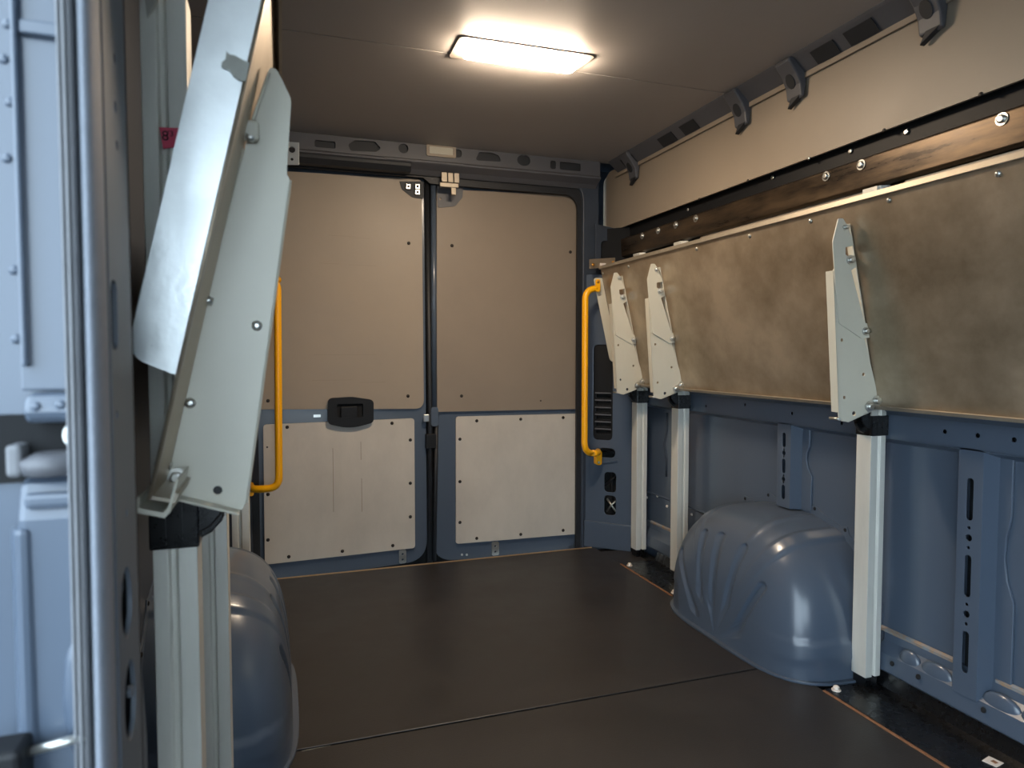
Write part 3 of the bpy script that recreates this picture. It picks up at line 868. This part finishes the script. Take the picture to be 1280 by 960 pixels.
MB().prism([(a[0], YL - 0.022, a[1] + 0.001), (b[0], YL - 0.022, b[1] + 0.001), (b[0], YL - 0.022, b[1] + 0.004), (a[0], YL - 0.022, a[1] + 0.004)], (0, 0.022, 0)).build('bottom_flange', 'bracket', lp, 0.001)
uppl = [(-0.0488, 1.1818), (0.0020, 1.1761), (0.0077, 1.1901), (0.0147, 1.2889), (-0.0014, 1.3222), (-0.0087, 1.3241), (-0.0162, 1.3080), (-0.0333, 1.2494)]
up_ = yplate('upper_plate', rpoly(uppl, [0.0, 0.0, 0.004, 0.014, 0.006, 0.004, 0.01, 0.0]), [], YL + 0.005, 0.003, 'bracket', BL, 0.001)
# folded seam where the plates meet the board, with its bolt tabs
mb = MB()
p0, p1 = (-0.1349, 0.8409), (-0.0414, 1.2218)
mb.tube([(p0[0], 0.878, p0[1]), (p1[0], 0.878, p1[1])], 0.0022, 8)
p0, p1 = (-0.0359, 1.2373), (-0.0105, 1.3151)
mb.tube([(p0[0], 0.881, p0[1]), (p1[0], 0.881, p1[1])], 0.0022, 8)
mb.build('folded_seam', 'bracket', BL)
tb = MB()
q = (-0.0320, 1.2424)
tb.box(q[0] - 0.010, q[0] + 0.010, 0.868, 0.878, q[1] - 0.012, q[1] + 0.012)
tb.build('bolt_tab', 'bracket', BL, 0.004)
for u in ((-0.0345, 1.2357), (-0.0834, 1.0427), (-0.1313, 0.8510)):
    MB().tube([(u[0] - 0.011, 0.872, u[1] + 0.001), (u[0] - 0.003, 0.872, u[1]), (u[0] - 0.003, 0.872, u[1]), (u[0] + 0.007, 0.872, u[1] - 0.003)], [0.003, 0.003, 0.0048, 0.0048], 8).build('bolt', 'steel', BL)
for p_ in ((-0.0288, 1.0128), (-0.1040, 0.9207)):
    screw((p_[0], YL, p_[1]), (0, -1, 0), 0.0065, 'steel', BL, 'bolt', 0.004)
q = (-0.1199, 0.8338)
screw((q[0], YL, q[1]), (0, -1, 0), 0.0075, 'steel', BL, 'bolt', 0.010, True, True)
# upturned cleat at the lower end of the edge-on shelf
cl = [(-0.1470, 0.8209), (-0.1457, 0.8158), (-0.1190, 0.8079), (-0.1136, 0.8134), (-0.1071, 0.8383), (-0.1046, 0.8483), (-0.1069, 0.8484), (-0.1158, 0.8186), (-0.1204, 0.8139), (-0.1426, 0.8206), (-0.1409, 0.8305), (-0.1431, 0.8323)]
MB().prism([(a, 0.779, b) for a, b in cl], (0, 0.085, 0)).build('end_cleat', 'bracket', S2, 0.0006)

# ------------------------------------------------------------------ YELLOW GRAB RAILS
def bend(pts, r, n=6):
    pts = [Vector(p) for p in pts]
    out = [pts[0]]
    for a, b, c in zip(pts, pts[1:], pts[2:]):
        u, v = (a - b).normalized(), (c - b).normalized()
        for k in range(n + 1):
            t = k / n
            out.append((b + u * r) * (1 - t) ** 2 + b * 2 * t * (1 - t) + (b + v * r) * t ** 2)
    return out + [pts[-1]]


gx, gy = 1.372, 2.975
g1 = thing('grab_rail', (gx, gy, 0.44), 'yellow tubular grab rail beside the long shelf panel', 'grab rail', 'yellow grab rails by the rear doors')
MB().tube(bend([(1.430, gy, 1.288), (gx, gy, 1.281), (gx, gy, 0.499), (1.462, gy + 0.03, 0.487), (1.492, 3.075, 0.486)], 0.05), 0.0155, 14).build('tube', 'yellow', g1)
e = yplate('mounting_ear', rpoly([(1.420, 1.272), (1.444, 1.272), (1.444, 1.331), (1.420, 1.331)], 0.011), [], gy - 0.014, 0.005, 'yellow', g1, 0.001)
screw((1.432, gy - 0.014, 1.318), (0, -1, 0), 0.007, 'brass', e, 'screw', 0.005)
e = yplate('mounting_ear', rpoly([(1.462, 0.425), (1.492, 0.425), (1.492, 0.495), (1.462, 0.495)], 0.011), [], gy + 0.055, 0.03, 'yellow', g1, 0.001)
screw((1.476, gy + 0.055, 0.438), (0, -1, 0), 0.007, 'steel', e, 'screw', 0.005)
g2 = thing('grab_rail', (-0.015, 3.02, 0.44), 'yellow tubular grab rail half hidden behind the large bracket', 'grab rail', 'yellow grab rails by the rear doors')
MB().tube(bend([(-0.10, 3.12, 1.285), (-0.06, 3.02, 1.285), (-0.015, 3.02, 1.285), (-0.022, 3.02, 0.41), (-0.12, 3.03, 0.405), (-0.14, 3.125, 0.402)], 0.045), 0.0155, 14).build('tube', 'yellow', g2)
yplate('mounting_ear', rpoly([(-0.15, 0.36), (-0.126, 0.36), (-0.126, 0.42), (-0.15, 0.42)], 0.011), [], 3.124, 0.0105, 'yellow', g2, 0.001)

# perforated fixing plate above the yellow rail
fp = thing('fixing_plate', (1.48, 3.02, 1.37), 'small perforated metal fixing plate with brass screws above the yellow rail', 'fixing plate')
r_ = (1.4151, 1.3862), (1.5528, 1.4033), (1.5524, 1.4461), (1.4148, 1.4323)
yplate('plate', rpoly([r_[0], r_[1], r_[2], r_[3]], 0.003), [], 3.02, 0.004, 'alu', fp, 0.0005)
for u in ((1.4320, 1.4061), (1.4834, 1.4082), (1.5395, 1.4222)):
    screw((u[0], 3.016, u[1]), (0, -1, 0), 0.008, 'brass', fp)
MB().box(*(1.4665, 1.4968), 3.008, 3.016, *(1.3894, 1.4148)).build('white_clip', 'paper', fp, 0.001)
gp = thing('galvanised_clip', (0.06, 3.03, 1.82), 'small galvanised angle clip at the ceiling corner by the large bracket', 'angle clip')
yplate('plate', [(0.0242, 1.7643), (0.0785, 1.7690), (0.0797, 1.8619), (0.0319, 1.8605)], [circ(*(0.0505, 1.8293), 0.013), circ(*(0.0500, 1.7897), 0.006, 10)], 3.03, 0.005, 'steel', gp, 0.001)
MB().box(*(0.0064, 0.0676), 3.032, 3.06, *(1.7728, 1.8378)).build('block', 'plastic', gp, 0.002)

# ------------------------------------------------------------------ CEILING LAMP
la = thing('ceiling_lamp', (0.74, 2.09, ZC), 'lit rectangular warm white lamp on the dark ceiling', 'ceiling lamp')
lz = ZC - 0.004
bz = [(0.5123, 2.1552), (0.9382, 2.1293), (0.9552, 1.9934), (0.5118, 1.9989)]
ln = [(0.5442, 2.1061), (0.9138, 2.1063), (0.9164, 2.0113), (0.5494, 2.0113)]
link('frame', plate_mesh(rpoly(bz, 0.02), [rpoly(ln, 0.022)], (0, 0, lz), (1, 0, 0), (0, 1, 0), 0, 0.004), mat('lamp_frame', (150, 142, 134), 0.5), la, 0.0015)
me = plate_mesh(rpoly(ln, 0.02), [], (0, 0, ZC - 0.022), (1, 0, 0), (0, 1, 0), 0, 0.020)
link('lens', me, M['glow'], la, 0.006)

# header vent
hv = thing('vent_grille', (0.64, 3.08, 1.89), 'small pale rectangular grille on the header above the rear doors', 'vent')
r_ = (0.6306, 0.7677, 1.8709, 1.9263)
yplate('frame', rrect(*r_, 0.008), [rrect(r_[0] + 0.014, r_[1] - 0.014, r_[2] + 0.012, r_[3] - 0.012, 0.004)], 3.078, 0.006, M['lining'], hv, 0.001)
for k in range(6):
    z = r_[2] + 0.016 + k * (r_[3] - r_[2] - 0.03) / 5
    MB().box(r_[0] + 0.012, r_[1] - 0.012, 3.080, 3.084, z - 0.003, z + 0.003).build('slat', 'bracket', hv)

# ------------------------------------------------------------------ ROOF EDGE RAIL WITH HOOK BRACKETS
rr = thing('roof_rail', (1.58, 1.5, 1.88), 'dark grey roof edge rail running along the top of the beige lining', 'rail')
MB().prism([(1.535, -1.1, 1.921), (1.543, -1.1, 1.912), (1.592, -1.1, 1.868), (1.606, -1.1, 1.868), (1.606, -1.1, 1.921)], (0, 4.17, 0)).build('rail_body', 'cast', rr, 0.003)
RN = Vector((-0.044, 0, -0.049)).normalized()       # facing down and inwards
RU = Vector((0.049, 0, -0.044)).normalized()        # down the slope
RC = Vector((1.5675, 0, 1.890))
for y0, y1 in ((1.50, 1.60), (1.64, 1.73), (2.36, 2.46), (2.52, 2.63), (2.86, 2.97), (1.10, 1.25)):
    a = RC + RN * 0.0025
    p = [a + RU * -0.022, a + RU * 0.024]
    MB().prism([(p[0].x, y0, p[0].z), (p[1].x, y0, p[1].z), (p[1].x, y1, p[1].z), (p[0].x, y1, p[0].z)], RN * 0.002).build('inset_shade', 'cast_dark', rr)  # dark plates stand in for shaded insets in the rail


def hook(y, label):
    t = thing('roof_hook', (1.575, y, 1.87), label, 'hook', 'hook brackets along the roof rail')
    w = 0.034
    # arched body: down the slope, then over the lining; profile in x-z
    prof = [(1.528, 1.916), (1.524, 1.906), (1.556, 1.868), (1.572, 1.838), (1.578, 1.800), (1.592, 1.796), (1.598, 1.850), (1.596, 1.880), (1.56, 1.918)]
    MB().prism([(a, y - w, b) for a, b in prof], (0, 2 * w, 0)).build('body', 'cast', t, 0.006)
    O = Vector((1.5645, y, 1.853))
    uy = (Vector((1.556, 0, 1.868)) - Vector((1.572, 0, 1.838))).normalized()
    link('recess', plate_mesh(circ(0, 0, 0.017, 18, 0.024), [], O, (0, 1, 0), uy, -0.004, 0.003), 'cast_dark', t)
    MB().prism([(1.577, y - w + 0.002, 1.806), (1.577, y + 0.012, 1.806), (1.577, y + 0.03, 1.776)], (0.018, 0, 0)).build('claw', 'cast_dark', t, 0.002)
    return t


H = hook(2.90, 'hook bracket on the roof rail at the rear door end')
HL = Vector(H.location)
for y, lab in (((2.1002, 1.8895)[0], 'second hook bracket on the roof rail from the rear doors, close to the third'),
               ((1.8286, 1.8767)[0], 'third hook bracket on the roof rail from the rear doors'),
               ((1.3409, 1.8493)[0], 'large hook bracket on the roof rail at the top edge of the picture')):
    dup(H, (HL.x, y, HL.z), lab)

# ------------------------------------------------------------------ DOORWAY JAMB BESIDE THE CAMERA
jb = struct('wall_jamb')
JY = 0.575
# pillar face with slots, seen at a grazing angle
PX = -0.126
ph = [rrect(0.604, 0.626, (0.6086, 0.9819)[1], (0.6150, 1.0377)[1], 0.009), circ(0.632, (0.6008, 0.7720)[1], 0.020, 18, 0.030), circ(0.636, (0.5964, 0.6867)[1], 0.022, 18, 0.034),
      circ(0.640, 1.22, 0.004), circ(0.638, 1.18, 0.005), circ(0.640, 1.15, 0.004), circ(0.615, 0.93, 0.004), circ(0.640, 0.845, 0.004), circ(0.615, 0.79, 0.004), circ(0.645, 0.69, 0.005), rrect(0.638, 0.648, 1.27, 1.30, 0.004)]
xl = link('slotted_pillar', plate_mesh([(0.60, -0.05), (0.685, -0.05), (0.70, 0.62), (0.678, 0.72), (0.678, 1.95), (0.60, 1.95)], ph, (PX, 0, 0), (0, 1, 0), (0, 0, 1), -0.004, 0), mat('grey_primer', (96, 104, 114), 0.55, var=0.1, scale=9), jb, 0.001)
MB().box(PX - 0.05, PX - 0.045, 0.60, 0.68, -0.05, 1.95).build('pillar_cavity', 'hole', jb)
MB().prism([(PX, 0.679, 0), (PX - 0.17, 0.70, 0), (PX - 0.17, 0.705, 0), (PX, 0.683, 0)], (0, 0, 1.95)).build('pillar_return', 'hole', jb)
# outer jamb sheet facing the doorway, pressed in two levels
MB().box(-0.34, -0.137, JY + 0.012, JY + 0.02, -0.2, 1.95).build('jamb_back', 'blue', jb)
MB().prism([(-0.139, JY + 0.012, 0.955), (-0.178, JY + 0.012, 0.955), (-0.1795, JY + 0.002, 0.952), (-0.139, JY + 0.002, 0.952)], (0, 0, 0.9)).build('jamb_skin', 'blue', jb, 0.002)
MB().box(-0.1765, -0.1725, JY - 0.006, JY + 0.004, 0.97, 1.9).build('jamb_seam', 'blue', jb, 0.0018)
MB().box(-0.172, -0.139, JY - 0.004, JY + 0.004, 1.204, 1.214).build('pressed_step', 'blue', jb, 0.0015)
mb = MB()
mb.prism([(-0.139, JY + 0.004, 0.952), (-0.139, JY - 0.012, 0.950), (-0.139, JY - 0.018, 0.938), (-0.139, JY - 0.012, 0.930), (-0.139, JY + 0.01, 0.930)], (-0.034, 0, 0))
mb.build('jamb_shoulder', 'blue', jb, 0.004)
for x, z in ((-0.165, 0.942), (-0.150, 0.943), (-0.141, 0.944), (-0.184, 1.04), (-0.186, 1.12), (-0.183, 1.16), (-0.186, 1.19), (-0.183, 1.215), (-0.185, 1.275), (-0.184, 0.99)):
    MB().ball((x, JY - 0.016 if z < 0.95 else JY + 0.0118, z), 0.0036, 0.002, 0.0036).build('spot_weld', 'blue', jb)
# lower jamb: rounded shoulder and recessed panel
MB().prism([(-0.139, JY + 0.012, 0.60), (-0.139, JY - 0.006, 0.60), (-0.139, JY - 0.008, 0.86), (-0.139, JY + 0.0, 0.885), (-0.139, JY + 0.012, 0.892)], (-0.043, 0, 0)).build('lower_jamb', 'blue', jb, 0.006)
MB().box(-0.176, -0.139, JY - 0.013, JY - 0.005, 0.868, 0.880).build('pressed_step', 'blue', jb, 0.004)
MB().prism([(-0.19, JY + 0.006, 0.5), (-0.182, JY - 0.012, 0.5), (-0.174, JY - 0.012, 0.5), (-0.170, JY, 0.5)], (0, 0, 0.355)).build('jamb_rib', 'blue', jb, 0.004)
MB().ball((-0.147, JY - 0.006, 0.725), 0.010, 0.006, 0.045, 16, 10).build('pressed_hump', 'blue', jb)
# rubber seal and grey trim up the edge of the doorway
sl = thing('door_seal', (-0.134, JY, -0.05), 'ribbed grey rubber seal up the edge of the open doorway', 'seal')
sp = [(-0.1465, 0.552), (-0.1445, 0.549), (-0.1435, 0.552), (-0.1425, 0.549), (-0.1405, 0.549), (-0.1395, 0.552), (-0.138, 0.550), (-0.1365, 0.553), (-0.137, 0.576), (-0.146, 0.576)]
mb = MB()
def wav(z):
    return 0.0022 * math.sin((z - 0.6) * 2.6)
zs = [-0.05 + 2.0 * k / 60 for k in range(61)]
def sweep(mb, prof, smooth=True):
    rings = [[mb.b.verts.new((x + wav(z), y, z)) for x, y in prof] for z in zs]
    for A, B in zip(rings, rings[1:]):
        for k in range(len(prof)):
            f = mb.b.faces.new([A[k], A[(k + 1) % len(prof)], B[(k + 1) % len(prof)], B[k]])
            f.smooth = smooth
    mb.b.faces.new(rings[0])
    mb.b.faces.new(rings[-1])
    return mb
sweep(mb, sp, False).build('ribbed_lip', 'rubber', sl, 0.0006)
tp = [(-0.1310 + 0.0062 * math.cos(a), 0.572 + 0.020 * math.sin(a)) for a in [math.radians(-200 + 220 * k / 16) for k in range(17)]]
sweep(MB(), tp).build('grey_bulb', 'trimgrey', sl)
# sliding door roller sitting in the gap of the jamb
ro = thing('door_roller', (-0.165, JY, 0.90), 'dark steel roller with a bolt in the gap of the door jamb', 'roller')
MB().box(-0.20, -0.139, JY + 0.008, JY + 0.0115, 0.885, 0.935).build('backing', 'hole', ro)
MB().tube([(-0.158, JY - 0.004, 0.893), (-0.158, JY - 0.004, 0.899), (-0.158, JY - 0.004, 0.903), (-0.158, JY - 0.004, 0.908)], [0.019, 0.021, 0.021, 0.012], 24).build('disc', 'cast', ro)
screw((-0.1445, JY + 0.008, 0.919), (0, -1, 0), 0.007, 'steel', ro, 'bolt', 0.010, True, True)
MB().box(-0.186, -0.176, JY - 0.012, JY + 0.008, 0.892, 0.915).build('stop_block', 'rubber', ro, 0.003)
lv = thing('door_stay', (-0.16, 0.55, 0.70), 'silver rod from a black block low on the door jamb', 'rod')
MB().cyl((-0.176, 0.555, 0.697), (-0.139, 0.553, 0.703), 0.0032).build('rod', 'steel', lv)
MB().box(-0.20, -0.174, 0.535, 0.566, 0.60, 0.708).build('block', 'plastic', lv, 0.004)
